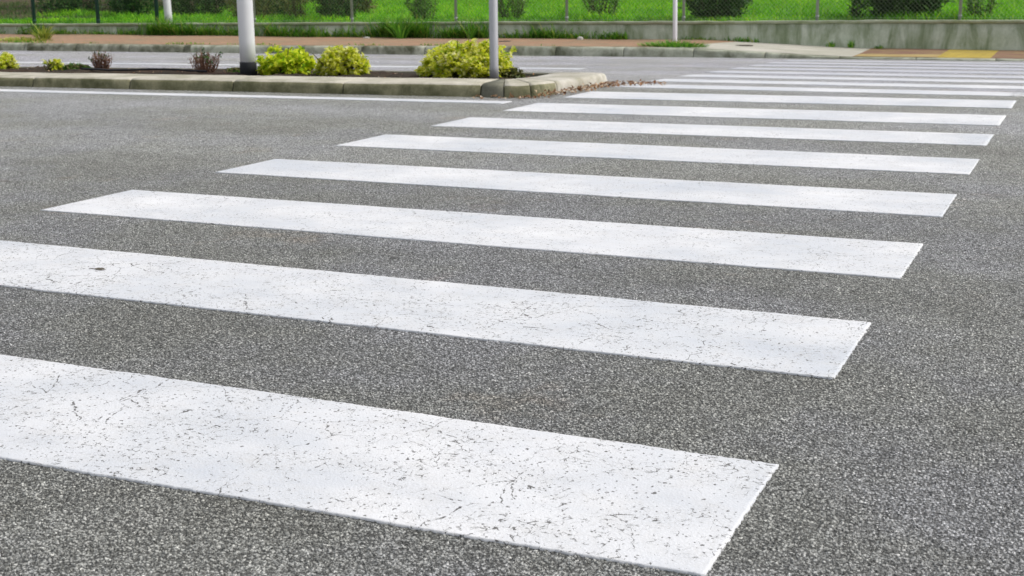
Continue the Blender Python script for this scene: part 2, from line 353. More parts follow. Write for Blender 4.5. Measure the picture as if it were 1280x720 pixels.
M['red_dry'] = mat_leaf('dry_reddish_leaves', [(0, (.12, .05, .04)), (.5, (.24, .11, .08)), (.85, (.36, .22, .15)), (1, (.10, .14, .06))], .7, .15)
M['dry'] = mat_leaf('fallen_leaves', [(0, (.12, .055, .03)), (.35, (.27, .13, .06)), (.65, (.42, .24, .12)), (.85, (.55, .40, .26)), (1, (.7, .6, .48))], .8, .1, noise_mix=False)
M['dark_leaf'] = mat_leaf('dark_dry_leaf', [(0, (.10, .09, .07)), (1, (.13, .11, .08))], .8, .05)
M['bark'] = mat_concrete('bark', (.09, .065, .045), (.17, .13, .09), (.05, .045, .03), 9, .5, True, .01)
M['twig'] = mat_plain('reddish_twigs', (.26, .15, .10), .8, var=.3, spec=.2)
M['stem'] = mat_plain('green_stems', (.16, .15, .06), .8, var=.2, spec=.2)
M['white_pole'] = mat_plain('white_pole_paint', (.76, .76, .79), .38, 0, .5, .08, 5)
M['grey_pole'] = mat_plain('galvanised_steel', (.46, .46, .48), .45, .35, .5, .2, 14)
M['black'] = mat_plain('bitumen_collar', (.035, .037, .042), .7, 0, .3, .2)
M['post_green'] = mat_plain('dark_green_post_paint', (.02, .07, .065), .5, 0, .4, .2)
M['post_grey'] = mat_plain('pale_grey_post', (.40, .42, .42), .55, .2, .4, .25)
M['wire'] = mat_plain('fence_wire', (.30, .40, .26), .55, .2, .4, .2)
M['wire_g'] = mat_plain('green_fence_wire', (.05, .13, .08), .6, 0, .4, .2)
M['hose'] = mat_plain('black_hose', (.015, .015, .017), .5, 0, .4, .1)
M['iron'] = mat_plain('rusty_iron', (.10, .085, .065), .8, .3, .3, .4, 20)
M['stone'] = mat_concrete('pale_stone', (.55, .52, .47), (.7, .68, .62), (.4, .38, .33), 20, .4)

# ------------------------------------------------------------ the road (one sheet, finest where it is nearest)
def make_road():
    view = math.pi/2 + YAW
    th_d = np.arange(view-.47, view+.47, .00155)
    th_c = np.linspace(view+.47, view-.47+2*math.pi, 90)[1:-1]
    th = np.concatenate([th_d, th_c])
    r = np.concatenate([np.geomspace(.05, 1.25, 24)[:-1], np.exp(np.arange(math.log(1.25), math.log(7.5), .00165)), np.geomspace(7.55, 40, 170), np.array([48, 60, 80, 120.])])
    R, T = np.meshgrid(r, th, indexing='ij')
    X = R*np.cos(T); Y = R*np.sin(T)
    Z = -0.029*np.maximum(0, np.minimum(Y, 17.9)-9.3) - .0*(X) - np.where(Y > 17.9, .15, 0)
    Z = np.where(Y < -2, 0, Z)
    V = np.stack([X, Y, Z], -1).reshape(-1, 3)
    nu, nv = len(r), len(th)
    F = grid(nu, nv)
    i = np.arange(nu-1)*nv
    F = np.concatenate([F, np.stack([i+nv-1, i, i+nv, i+2*nv-1], 1)])
    F = F[:, ::-1]
    # centre cap
    V = np.concatenate([V, [[0, 0, 0]]]); c = len(V)-1
    j = np.arange(0, nv-1, 1)
    cap = np.stack([j, j+1, np.full_like(j, c), np.full_like(j, c)], 1)
    o = fastmesh('road', V, F, M['asphalt'], smooth=True)
    tag(o, kind='structure')
make_road()

# ------------------------------------------------------------ painted stripes
def stripe_mesh(name, x0, x1, ya0, ya1, yb0, yb1, step=.008, jit=.0022, mat=None, rag0=.0016, rag1=.0016, th=.0009):
    """near edge ya (left,right ends), far edge yb; slightly ragged edges, real thickness"""
    n = int((x1-x0)/step)+2; t = np.linspace(0, 1, n)
    def wob(n_, s): 
        a = rng.normal(size=n_)*s; b = np.interp(np.arange(n_), np.arange(0, n_+12, 12), rng.normal(size=len(np.arange(0, n_+12, 12)))*s*1.1)
        return a*.7+b
    near = np.stack([x0+(x1-x0)*t, ya0+(ya1-ya0)*t+wob(n, jit)], 1)
    far = np.stack([x0+(x1-x0)*t, yb0+(yb1-yb0)*t+wob(n, jit)], 1)
    m = max(8, int(abs(yb0-ya0)/.006))
    rows = []
    for k in range(m+1):
        s = k/m; row = near*(1-s)+far*s
        row[0, 0] += rng.normal()*rag0; row[-1, 0] += rng.normal()*rag1
        row[1, 0] = max(row[1, 0], row[0, 0]+.001); row[-2, 0] = min(row[-2, 0], row[-1, 0]-.001)
        rows.append(row)
    # coarse inside: only border verts jittered, interior reduced in x
    P = np.stack(rows, 0)
    Z = zr(P[..., 1])+th
    V = np.concatenate([P, Z[..., None]], -1).reshape(-1, 3); F = grid(m+1, n)
    # skirt
    idx = np.arange((m+1)*n).reshape(m+1, n)
    loop = np.concatenate([idx[0, :], idx[1:, -1], idx[-1, -2::-1], idx[-2:0:-1, 0]])
    low = V[loop].copy(); low[:, 2] -= .004; o0 = len(V); L = len(loop); q = np.arange(L)
    sk = np.stack([loop, o0+q, o0+(q+1) % L, loop[(q+1) % L]], 1)
    return fastmesh(name, np.concatenate([V, low]), np.concatenate([F, sk]), mat or M['paint'])

# left/right x and near/far y of each stripe as painted (hand-laid, so not quite even)
ST = [  # x0, x1, y near (left,right), y far (left,right)
 (-3.40, -.420, 1.515, 1.571, 2.045, 2.015),
 (-3.42, -.423, 2.550, 2.533, 3.032, 3.005),
 (-3.415, -.424, 3.523, 3.502, 4.018, 4.003),
 (-3.406, -.423, 4.543, 4.504, 4.996, 5.004),
 (-3.411, -.426, 5.533, 5.554, 6.042, 6.047),
 (-3.380, -.437, 6.500, 6.568, 7.000, 7.058),
 (-3.362, -.440, 7.440, 7.510, 8.010, 8.080),
 (-3.356, -.440, 8.450, 8.560, 8.985, 9.100),
 (-3.39, -.46, 9.52, 9.53, 10.02, 10.03),
 (-3.42, -.46, 10.53, 10.54, 11.02, 11.03),
 (-3.46, -.47, 11.53, 11.54, 12.02, 12.02),
 (-3.48, -.47, 12.53, 12.53, 13.02, 13.02),
 (-3.52, -.48, 13.53, 13.53, 14.02, 14.02),
 (-3.55, -.48, 14.53, 14.53, 15.00, 15.02),
 (-3.58, -.49, 15.53, 15.53, 16.00, 16.02),
 (-3.60, -.50, 16.50, 16.53, 16.96, 17.00)]
LB = ['nearest and widest white crossing stripe, cracked and pitted',
 'second white crossing stripe from the camera, cracked, with a small dark leaf lying on it',
 'third white crossing stripe from the camera, first one with its pointed left end in view',
 'fourth white crossing stripe from the camera, lightly streaked',
 'fifth white crossing stripe from the camera, faintly lilac towards its right end',
 'sixth white crossing stripe from the camera, starting below the right part of the kerb island',
 'seventh white crossing stripe from the camera, starting beside the end of the long edge line',
 'eighth white crossing stripe from the camera, starting at the leaves by the island nose',
 'ninth white crossing stripe, beyond the leaf litter, its right end frayed',
 'tenth white crossing stripe, second one behind the tip of the island nose',
 'eleventh white crossing stripe, third one behind the tip of the island nose',
 'twelfth white crossing stripe, fifth from the far kerb',
 'thirteenth white crossing stripe, worn greyish, fourth from the far kerb',
 'fourteenth white crossing stripe, worn greyish, third from the far kerb',
 'fifteenth white crossing stripe, worn greyish, second from the far kerb',
 'sixteenth and last white crossing stripe, thin and grey along the far kerb']
for k, (s, lb) in enumerate(zip(ST, LB)):
    rag = .0010 if k != 8 else .05
    o = stripe_mesh('crossing_stripe', s[0], s[1], s[2], s[3], s[4], s[5], step=.006 if k < 5 else .02, rag0=.0010, rag1=rag, jit=.0011 if k < 6 else .003)
    tag(o, lb, 'road marking', 'white stripes of the zebra crossing')
o = stripe_mesh('edge_line', -30, -3.57, 6.45, 7.895, 6.64, 8.06, .03, .004)
tag(o, 'long white edge line along the near kerb foot of the planted island', 'road marking')
o = stripe_mesh('edge_line', -22, -4.9, 9.96, 12.74, 10.26, 13.04, .03, .006)
tag(o, 'thin white edge line on the far carriageway behind the planted island', 'road marking')

# ------------------------------------------------------------ kerbs
def kerb(name, outer, inner, ztop, joints, slots, face_mats, lw=.5, inner_h=.1):
    """swept kerb: outer foot line, inner line, top height; joints as arc lengths; slots(s)->material index of the block top"""
    outer = np.array(outer, float); inner = np.array(inner, float); ztop = np.array(ztop, float)
    seg = np.linalg.norm(np.diff(outer, axis=0), axis=1); s = np.concatenate([[0], np.cumsum(seg)])
    js = sorted(joints(s[-1], s, outer))
    g = .004
    ss = sorted(set(np.concatenate([s, np.arange(0, s[-1], .12), np.array([j+q for j in js for q in (-g*2.2, -g, g, g*2.2)])]).round(5)))
    ss = np.array([q for q in ss if 0 <= q <= s[-1]])
    ip = lambda a: np.stack([np.interp(ss, s, a[:, k]) for k in range(a.shape[1])], 1)
    O, I, ZT = ip(outer), ip(inner), np.interp(ss, s, ztop)
    D = I-O; Wd = np.linalg.norm(D, axis=1)[:, None]; D = D/Wd
    ZB = zr(O[:, 1])
    Ht = np.maximum(ZT-ZB, .004)
    dj = np.min(abs(ss[:, None]-np.array(js)[None, :]), axis=1) if len(js) else np.full(len(ss), 9.)
    inj = dj < g*1.3
    chip = np.interp(ss, np.arange(0, s[-1]+.2, .2), rng.uniform(0, 1, len(np.arange(0, s[-1]+.2, .2))))
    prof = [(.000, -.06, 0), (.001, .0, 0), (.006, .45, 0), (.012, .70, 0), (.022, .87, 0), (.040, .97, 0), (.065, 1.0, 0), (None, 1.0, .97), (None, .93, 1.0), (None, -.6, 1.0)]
    rows = []
    for off, hf, rel in prof:
        b = (Wd*rel) if off is None else np.full_like(Wd, off)
        if off is not None: b = b + (chip[:, None]-.5)*.010*(hf > .3)
        P = O+D*b
        z = ZB+Ht*hf if hf >= 0 else ZB+hf*.1
        z = z + (chip-.5)*.006*(hf > .8)*np.minimum(1, Ht/.05)
        sink = np.where(inj, .008, 0)
        if hf > 0: z = z-sink; P = P + D*(sink[:, None] if off is not None else 0)
        rows.append(np.concatenate([P, z[:, None]], 1))
    V = np.stack(rows, 1).reshape(-1, 3); n, k = len(ss), len(prof)
    F = grid(n, k)
    mi = np.zeros((n-1, k-1), int)
    for a in range(n-1):
        sm = (ss[a]+ss[a+1])/2; sl_ = slots(sm, (O[a]+O[a+1])/2)
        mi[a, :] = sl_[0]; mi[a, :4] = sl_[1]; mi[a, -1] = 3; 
        if inj[a] and inj[a+1]: mi[a, :] = 4
    # end caps
    V2 = V; F2 = F
    o = fastmesh(name, V2, F2[:, ::-1], face_mats, smooth=False, mi=mi.ravel())
    tag(o, kind='structure'); return o

KO = [(-40, 6.38), (-8.16, 8.10), (-3.93, 8.326), (-3.75, 8.33), (-3.64, 8.36), (-3.56, 8.47), (-3.515, 8.72), (-3.49, 9.10), (-3.46, 9.55), (-3.485, 9.74), (-3.60, 9.93), (-3.9, 10.22), (-4.6, 10.42), (-7.2, 10.27), (-10, 9.98), (-40, 8.3)]
KI = [(-40, 6.90), (-8.16, 8.58), (-4.00, 8.82), (-3.97, 8.83), (-3.94, 8.85), (-3.91, 8.90), (-3.895, 8.99), (-3.885, 9.20), (-3.87, 9.60), (-3.88, 9.70), (-3.95, 9.86), (-4.15, 10.06), (-4.7, 10.25), (-7.2, 10.13), (-10, 9.84), (-40, 8.16)]
KZ = [.074, .077, .090, .090, .090, .090, .090, .086, .084, .080, .07, .045, .03, .022, .02, .02]
def kjoints(L, s, P):
    base = s[2]                               # arc length of the first corner
    j = [base]+[base-1.09-k*.94 for k in range(0, 34)]
    j += [s[3], s[4]+.09, s[6]+.02]
    j += list(np.arange(s[13], s[-1], 1.0))
    return [q for q in j if 0 < q < L]
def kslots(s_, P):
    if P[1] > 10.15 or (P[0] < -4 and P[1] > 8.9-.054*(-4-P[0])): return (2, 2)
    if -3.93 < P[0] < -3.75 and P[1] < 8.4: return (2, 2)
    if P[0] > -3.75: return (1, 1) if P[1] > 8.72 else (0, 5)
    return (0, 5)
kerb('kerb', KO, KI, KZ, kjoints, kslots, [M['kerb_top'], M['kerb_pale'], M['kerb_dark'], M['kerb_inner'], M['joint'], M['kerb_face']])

FO = [(-45, 14.0), (-22, 15.7), (-16.18, 16.15), (-11.55, 16.62), (-7.68, 17.25), (-5.14, 17.60), (-3.0, 17.74), (-.81, 17.83), (12, 18.3)]
FZ0 = {-45: -.09, -22: -.088, -16.18: -.085, -11.55: -.105, -7.68: -.105, -5.6: -.112, -5.14: -.125, -4.2: -.165, -3.3: -.212, -3.0: -.222, -.81: -.226, 12: -.23}
def ztf(x): return np.interp(x, sorted(FZ0), [FZ0[k] for k in sorted(FZ0)])
def kf(x): return np.interp(x, [q[0] for q in FO], [q[1] for q in FO])
fx = np.array(sorted(set([q[0] for q in FO]+[-5.6, -4.6, -4.2, -3.7, -3.3])))
kerb('kerb', np.stack([fx, kf(fx)], 1), np.stack([fx-.01, kf(fx)+.15], 1), ztf(fx),
     lambda L, s, P: [q for q in (np.interp(-7.0, P[:, 0], s)+np.arange(-40, 20)*.98) if 0 < q < L],
     lambda s_, P: (5, 5) if (int(s_*1.02) * 7) % 5 in (1, 3) or P[0] < -16.0 or P[0] > -6.2 else (0, 0),
     [M['far_kerb'], M['kerb_pale'], M['kerb_dark'], M['kerb_inner'], M['joint'], M['far_kerb_pale']])

# ------------------------------------------------------------ pavements beyond the road
def wallY(x): return 19.4+(np.asarray(x)+19.4)*.0326
def wtop(x): return np.interp(x, [-30, -19.4, -13.6, -8.7, -5.8, -3.1, -.95, 10], [.08, .107, .14, .168, .176, .196, .198, .2])
def pave(name, xa0, xa1, xb0, xb1, mat, nt=14, t0=0, t1=1, dz=0):
    """xa at the kerb, xb at the wall"""
    n = max(4, int(abs(xa1-xa0)/.2)); u = np.linspace(0, 1, n); v = np.linspace(t0, t1, nt)
    U, Vv = np.meshgrid(u, v, indexing='ij')
    X = (xa0+(xa1-xa0)*U)*(1-Vv)+(xb0+(xb1-xb0)*U)*Vv
    Y = (kf(X)+.151)*(1-Vv)+wallY(X)*Vv
    Z = ztf(X)+.002+.006*Vv+dz + .004*np.sin(X*2.1+Y*1.3)*np.minimum(1, Vv*4)
    o = fastmesh(name, np.stack([X, Y, Z], -1).reshape(-1, 3), grid(n, nt)[:, ::-1], mat, smooth=True)
    return tag(o, kind='structure')
pave('pavement', -45, -5.45, -45, -4.95, M['terra'])
pave('concrete_ramp', -5.45, -2.96, -4.95, -3.02, M['ramp'])
pave('brown_pavement', -2.96, -1.88, -3.02, -1.92, M['brown'])
pave('tactile_paving', -1.88, -1.22, -1.92, -1.25, M['yellow'])
pave('brown_pavement', -1.22, 12, -1.25, 12, M['brown'])
pave('worn_edge_strip', -2.94, -1.88, -2.95, -1.88, mat_concrete('sandy_dirt', (.40, .30, .12), (.52, .40, .18), (.3, .2, .1), 6, .5), 3, .0, .28, .004)

# soil bed of the island
def make_soil():
    xs = np.concatenate([np.arange(-40, -12, .5), np.arange(-12, -3.8, .05)]); v = np.linspace(0, 1, 36)
    X, Vv = np.meshgrid(xs, v, indexing='ij')
    f0 = np.interp(xs, [-40, -8.16, -4.0, -3.88], [6.88, 8.56, 8.80, 9.25]); f1 = np.interp(xs, [-40, -10, -7.2, -4.7, -4.15, -3.94, -3.86], [8.18, 9.86, 10.15, 10.27, 10.12, 9.98, 9.8])
    Y = f0[:, None]*(1-Vv)+f1[:, None]*Vv
    e = np.minimum(1, np.minimum(Vv, 1-Vv)*6)
    nz = rng.normal(size=X.shape)*.006 + .012*np.sin(X*3.1+Y*5)*np.sin(X*7.7-Y*3) 
    Z = .045-.03*Vv+.012*e + nz*e - .01*(1-e)
    o = fastmesh('soil_bed', np.stack([X, Y, Z], -1).reshape(-1, 3), grid(len(xs), len(v))[:, ::-1], M['soil'], smooth=True)
    tag(o, kind='structure')
make_soil()

# ------------------------------------------------------------ low wall and the land behind
def make_wall():
    root = empty('low_wall', (-9, float(wallY(-9)), -.1))
    tag(root, 'long low stained concrete wall along the far pavement with moss and grime', 'wall')
    xs = np.arange(-40, 12.01, .15); cw = .22
    top = wtop(xs)
    chip = rng.normal(size=len(xs))*.0025
    P = []
    for (dy, z) in ((0, -.6+0*xs), (0, top-.045), (.22, top-.045), (.22, -.6+0*xs)):
        P.append(np.stack([xs, wallY(xs)+dy+chip*(1 if dy == 0 else 0), z], 1))
    V = np.stack(P, 1).reshape(-1, 3); V -= np.array(root.location)
    F = grid(len(xs), 4)
    fastmesh('wall_body', V, F[:, ::-1], M['wall'], root)
    P = []
    for (dy, z) in ((-.012, top-.0435), (-.014, top-.010), (-.004, top), (.21, top+.001), (.23, top-.012), (.23, top-.0435)):
        P.append(np.stack([xs, wallY(xs)+dy, z+chip], 1))
    V = np.stack(P, 1).reshape(-1, 3); V -= np.array(root.location)
    F = np.concatenate([grid(len(xs), 6), np.stack([np.arange(len(xs)-1)*6+5, np.arange(len(xs)-1)*6, np.arange(1, len(xs))*6, np.arange(1, len(xs))*6+5], 1)])
    fastmesh('coping', V, F[:, ::-1], M['cap'], root)
make_wall()

def fieldz(X, Y):
    d = Y-wallY(X)-.22
    return wtop(np.clip(X, -30, 10))-.03+.004*d+.03*np.sin(X*.6+1)*np.sin(Y*.45)*np.clip(d/3, 0, 1)
def make_field():
    xs = np.concatenate([np.arange(-160, -40, 6), np.arange(-40, 12, .5), np.arange(12, 120, 6)]); ds = np.concatenate([[0, .1], np.geomspace(.3, 220, 70)])
    X, D_ = np.meshgrid(xs, ds, indexing='ij'); Y = wallY(X)+.225+D_
    o = fastmesh('field_ground', np.stack([X, Y, fieldz(X, Y)], -1).reshape(-1, 3), grid(len(xs), len(ds))[:, ::-1], M['field'], smooth=True)
    tag(o, kind='structure')
make_field()

def scatter_field(n, xr, dr, pw=1.6):
    """field points inside the wedge in front of the camera, denser near the wall"""
    X = rng.uniform(*xr, n); D_ = dr[0]+(dr[1]-dr[0])*rng.random(n)**pw; Y = wallY(X)+.25+D_
    k = (X > -Y*1.08-2) & (X < Y*.06+2.5)
    return X[k], Y[k]
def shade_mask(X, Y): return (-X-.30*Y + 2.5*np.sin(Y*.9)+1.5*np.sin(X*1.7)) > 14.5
def make_grass():
    X, Y = scatter_field(52000, (-46, 5), (0, 26)); sh = shade_mask(X, Y); keep = ~sh | (rng.random(len(X)) < .3)
    X, Y, sh = X[keep], Y[keep], sh[keep]
    clump = .6+.6*(np.sin(X*2.3+np.sin(Y*3.1)*2)*.5+.5)*(np.sin(Y*1.7+X)*.5+.5)
    nb = 5
    Xb = np.repeat(X, nb)+rng.normal(size=len(X)*nb)*.05; Yb = np.repeat(Y, nb)+rng.normal(size=len(X)*nb)*.05
    P = np.stack([Xb, Yb, fieldz(Xb, Yb)-.01], 1); D = np.stack([rng.normal(size=len(P))*.45, rng.normal(size=len(P))*.45, np.ones(len(P))], 1)
    L = np.repeat(clump, nb)*rng.uniform(.09, .24, len(P)); shb = np.repeat(sh, nb)
    V, F = blades_arr(P[~shb], D[~shb], L[~shb], rng.uniform(.008, .018, (~shb).sum()))
    tag(fastmesh('field_grass', V, F, M['grass']), 'bright green long grass covering the field behind the wire fence', 'grass', kind='stuff')
    V, F = blades_arr(P[shb], D[shb], L[shb], .012)
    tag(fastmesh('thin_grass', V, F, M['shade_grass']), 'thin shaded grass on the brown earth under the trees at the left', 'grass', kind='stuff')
make_grass()

# ------------------------------------------------------------ fences
def make_fence(x0, x1, posts, pr, pm, wm, label, plabel):
    xm = (x0+x1)/2; root = empty('wire_fence', (xm, float(wallY(xm))+.11, float(wtop(xm))), math.atan(.0326))
    tag(root, label, 'fence', None)
    root['group'] = 'wire fences on the low wall'
    Lh = (x1-x0)/2; Hf = 1.45; base = .02
    inv = root.matrix_basis.inverted()
    paths = []
    step = .064; rr = .0014
    nd = int((2*Lh+Hf)/step)
    for k in range(nd):
        for sgn in (1, -1):
            a = -Lh-Hf+k*step+(0 if sgn > 0 else 0)
            # diagonal from (a,0) to (a+Hf,Hf), clipped to the panel
            u0, u1 = max(0, -Lh-a), min(Hf, Lh-a)
            if u1-u0 < .03: continue
            xs_ = np.array([a+u0, a+u1]); zs_ = np.array([u0, u1])
            if sgn < 0: xs_ = -xs_
            y = .028+sgn*.0012
            zt = lambda x_: float(wtop(xm+x_))-float(wtop(xm))
            paths.append((np.array([[xs_[0], -y, zs_[0]+base+zt(xs_[0])], [xs_[1], -y, zs_[1]+base+zt(xs_[1])]]), rr))
    for z in (.03, .75, 1.46): paths.append((np.array([[x_, -.031, z+float(wtop(xm+x_))-float(wtop(xm))] for x_ in np.linspace(-Lh, Lh, 12)]), .0022))
    tubes('mesh', paths, wm, root, 3)
    for px_ in posts:
        x_ = px_-xm; z0 = float(wtop(px_))-float(wtop(xm))
        o = lathe('post', [(pr, -.02), (pr, 1.50), (pr*1.12, 1.505), (pr*1.12, 1.52), (pr*.6, 1.54)], pm, root, 12, (x_, 0, z0))
        for z in (.06, .75, 1.4):
            lathe('clamp', [(pr+.006, z-.012), (pr+.006, z+.012)], pm, o, 12, (x_, 0, z0))
make_fence(-29, -15.62, [-27.6, -26.1, -24.6, -23.15, -21.65, -20.15, -18.65, -17.14, -15.8], .036, M['post_green'], M['wire_g'],
           'dark green wire mesh fence with close dark posts at the far left', None)
make_fence(-15.45, 8.0, [-13.72, -11.75, -9.79, -7.83, -5.90, -3.85, -1.82, .2, 2.2, 4.2, 6.2], .024, M['post_grey'], M['wire'],
           'pale wire mesh fence with thin grey posts on the low wall', None)

# ------------------------------------------------------------ poles
def pole(name, loc, prof, mat, label, collar=None, lean=(0, 0)):
    root = empty(name, loc); tag(root, label, 'pole')
    lathe('shaft', prof, mat, root, 32, lean=lean)
    if collar: lathe('collar', collar, M['black'], root, 32)
    Ht = prof[-1][1]; r = prof[-1][0]
    lathe('cap', [(r+.004, Ht-.02), (r+.004, Ht+.004), (r*.6, Ht+.02)], mat, root, 24, lean=lean)
    return root
P1 = pole('lamp_post', (-6.585, 9.33, .03), [(.0665, 0), (.0665, .3), (.065, 2.0), (.055, 4.5)], M['white_pole'],
     'thick white pole with a black collar at its foot, standing in the planted island', [(.0715, -.02), (.0715, .112), (.069, .118)])
P2 = pole('sign_pole', (-4.25, 9.26, .03), [(.036, 0), (.036, .12), (.034, .13), (.0335, 2.6)], M['grey_pole'],
     'slim grey metal pole in front of the rightmost yellow shrub on the island')
P3 = pole('sign_pole', (-5.83, 19.28, -.125), [(.036, 0), (.036, .04), (.034, .05), (.034, 2.8)], M['white_pole'],
     'slim white pole on the far pavement beside the concrete ramp, grass at its foot', lean=(-.012, 0))
P4 = pole('lamp_post', (-15.72, 19.85, .10), [(.075, -.05), (.070, .2), (.06, 4.5)], M['white_pole'],
     'thick white pole rising behind the low wall at the left, where green fence ends', lean=(-.03, 0))

# ------------------------------------------------------------ shrubs
def shrub_mesh(n, rx, ry, h, lumps, L, Wd, upb=.6, shell=.78, seed=0):
    """leaves on a lumpy mound: cluster centres, whorls of leaves at shoot tips"""
    g = np.random.default_rng(seed)
    cs = []
    for k in range(lumps):
        a = g.uniform(0, 2*math.pi); q = g.uniform(0, .62)**.7; hz = (1-q*q)**.5*g.uniform(.45, .78)
        cs.append((rx*q*math.cos(a), ry*q*math.sin(a), h*hz*.75, g.uniform(.30, .48)*min(rx, h)))
    for k in range(lumps):
        a = 2*math.pi*(k+g.random()*.6)/lumps; cs.append((rx*.66*math.cos(a), ry*.66*math.sin(a), h*g.uniform(.16, .34), g.uniform(.26, .38)*min(rx, h)))
    for k in range(lumps):
        a = 2*math.pi*(k+g.random()*.6)/lumps; cs.append((rx*.80*math.cos(a), ry*.8*math.sin(a), h*g.uniform(.04, .14), g.uniform(.20, .28)*min(rx, h)))
    P, D = [], []
    per = 9
    for k in range(n//per):
        c = cs[g.integers(len(cs))]
        v = g.normal(size=3); v[2] = abs(v[2])*.8-.15; v /= np.linalg.norm(v)
        r = c[3]*(shell+(1-shell)*g.random())*g.uniform(.85, 1.15)
        p0 = np.array(c[:3])+v*r*np.array([1, 1, .95]); p0[2] = max(p0[2], .02)
        ax = v+np.array([0, 0, upb]); ax /= np.linalg.norm(ax)
        for j in range(per):
            w = g.normal(size=3); w -= w@ax*ax; w /= np.linalg.norm(w)+1e-6
            P.append(p0-ax*(j/per)*L*.9); D.append(ax*g.uniform(.3, .8)+w*g.uniform(.7, 1.1))
    P, D = np.array(P), np.array(D)
    return leaves_arr(P, D, L*g.uniform(.7, 1.2, len(P)), Wd*g.uniform(.8, 1.15, len(P))), cs
def shrub(loc, n, rx, ry, h, lumps, L, Wd, mat, label, group=None, seed=0, name='shrub', stemmat=None, cat='shrub', **k):
    root = empty(name, loc); tag(root, label, cat, group)
    (V, F), cs = shrub_mesh(n, rx, ry, h, lumps, L, Wd, seed=seed, **k)
    fastmesh('foliage', V, F, mat, root)
    g = np.random.default_rng(seed+5)
    paths = []
    for c in cs:
        for q in range(4):
            e = np.array(c[:3])+g.normal(size=3)*c[3]*.5; e[2] = max(e[2], .05)
            s0 = g.normal(size=3)*.03; s0[2] = -.02
            m = (s0+e)/2+g.normal(size=3)*.02
            paths.append((np.array([s0, m, e]), np.array([.008, .006, .003])*max(1, h)))
    tubes('stems', paths, stemmat or M['stem'], root, 5)
    return root
G1 = 'yellow green shrubs on the planted island'
shrub((-6.25, 9.42, .04), 3000, .245, .19, .30, 9, .046, .029, M['euo_g'], 'round yellow green shrub just right of the thick white pole, left of the touching pair', G1, 3)
shrub((-5.72, 9.43, .04), 3000, .225, .18, .325, 9, .044, .028, M['euo'], 'pointed yellow green shrub in the middle of the island, right of the touching pair', G1, 4)
r = shrub((-4.62, 9.52, .04), 5400, .40, .27, .37, 16, .046, .029, M['euo'], 'widest yellow green shrub, spreading behind the slim grey pole', G1, 6)
shrub((-9.36, 9.36, .04), 900, .14, .12, .20, 5, .04, .02, M['euo'], 'small pale yellow shrub cut off by the left edge of the picture', G1, 8)
shrub((-8.76, 9.36, .04), 230, .09, .07, .14, 4, .042, .022, M['euo'], 'sparse little variegated shrub with a few pale leaves, second from left', G1, 9)
shrub((-8.52, 9.40, .035), 700, .16, .08, .075, 8, .03, .022, M['mid'], 'low dark green creeping plant beside the sparse variegated shrub', None, 10, name='ground_plant', cat='plant')
shrub((-6.80, 9.42, .035), 260, .07, .06, .06, 4, .03, .02, M['mid'], 'small green weed at the left of the black pole collar', None, 12, name='weed', cat='plant')
shrub((-4.20, 9.50, .035), 260, .10, .06, .12, 5, .035, .02, M['olive'], 'withered brown leaves at the foot of the widest yellow shrub', None, 13, name='withered_plant', cat='plant')

def dry_plant(loc, nst, h, w, label, seed, tip):
    g = np.random.default_rng(seed); root = empty('withered_plant', loc); tag(root, label, 'plant', 'withered reddish plants on the island')
    paths, P, D = [], [], []
    for k in range(nst):
        a = g.uniform(0, 2*math.pi); q = g.uniform(.1, 1)**.6
        e = np.array([math.cos(a)*q*w, math.sin(a)*q*w*.7, h*(1-.35*q)*g.uniform(.7, 1.1)])
        s0 = np.array([math.cos(a)*q*w*.45, math.sin(a)*q*w*.3, -.01]); m = (s0+e)/2+g.normal(size=3)*.012
        paths.append((np.array([s0, m, e]), np.array([.0042, .0035, .002])))
        for j in range(7):
            t = g.uniform(.15, 1); p = (1-t)*s0+t*e+g.normal(size=3)*.008
            P.append(p); D.append(g.normal(size=3)*.8+np.array([0, 0, .5]))
        if k % 2 == 0:
            c = (e-s0); paths.append((np.array([s0+c*.5, s0+c*.75+g.normal(size=3)*.02, s0+c*.95+g.normal(size=3)*.035]), np.array([.003, .0025, .0015])))
    tubes('stems', paths, M['twig'], root, 4)
    P, D = np.array(P), np.array(D)
    V, F = leaves_arr(P, D, g.uniform(.012, .03, len(P)), .010); fastmesh('dry_leaves', V, F, M['red_dry'], root)
    k = g.choice(len(paths), tip, replace=False)
    P = np.array([paths[i][0][-1] for i in k for _ in range(7)])+g.normal(size=(tip*7, 3))*.008; D = g.normal(size=P.shape)+np.array([0, 0, .6])
    V, F = leaves_arr(P, D, .026, .013); fastmesh('foliage', V, F, M['olean'], root)
dry_plant((-8.30, 9.48, .04), 46, .185, .12, 'withered reddish brown plant, the left one of the two, by the black hose end', 21, 5)
dry_plant((-7.13, 9.45, .04), 60, .205, .15, 'withered reddish plant with dark green tips just left of the thick white pole', 22, 18)

# hose in the soil
hp = np.array([-.12, .16])+np.array([(-8.25, 9.13), (-8.0, 9.09), (-7.85, 9.02), (-7.65, 9.05), (-7.45, 9.13), (-7.2, 9.16), (-7.05, 9.13), (-6.9, 9.17)])
o = tubes('drip_hose', [(np.concatenate([hp, np.array([.062, .064, .062, .066, .072, .07, .066, .06])[:, None]], 1), .009)], M['hose'], None, 8)
tag(o, 'thin black drip hose lying on the soil between the two withered plants', 'hose')

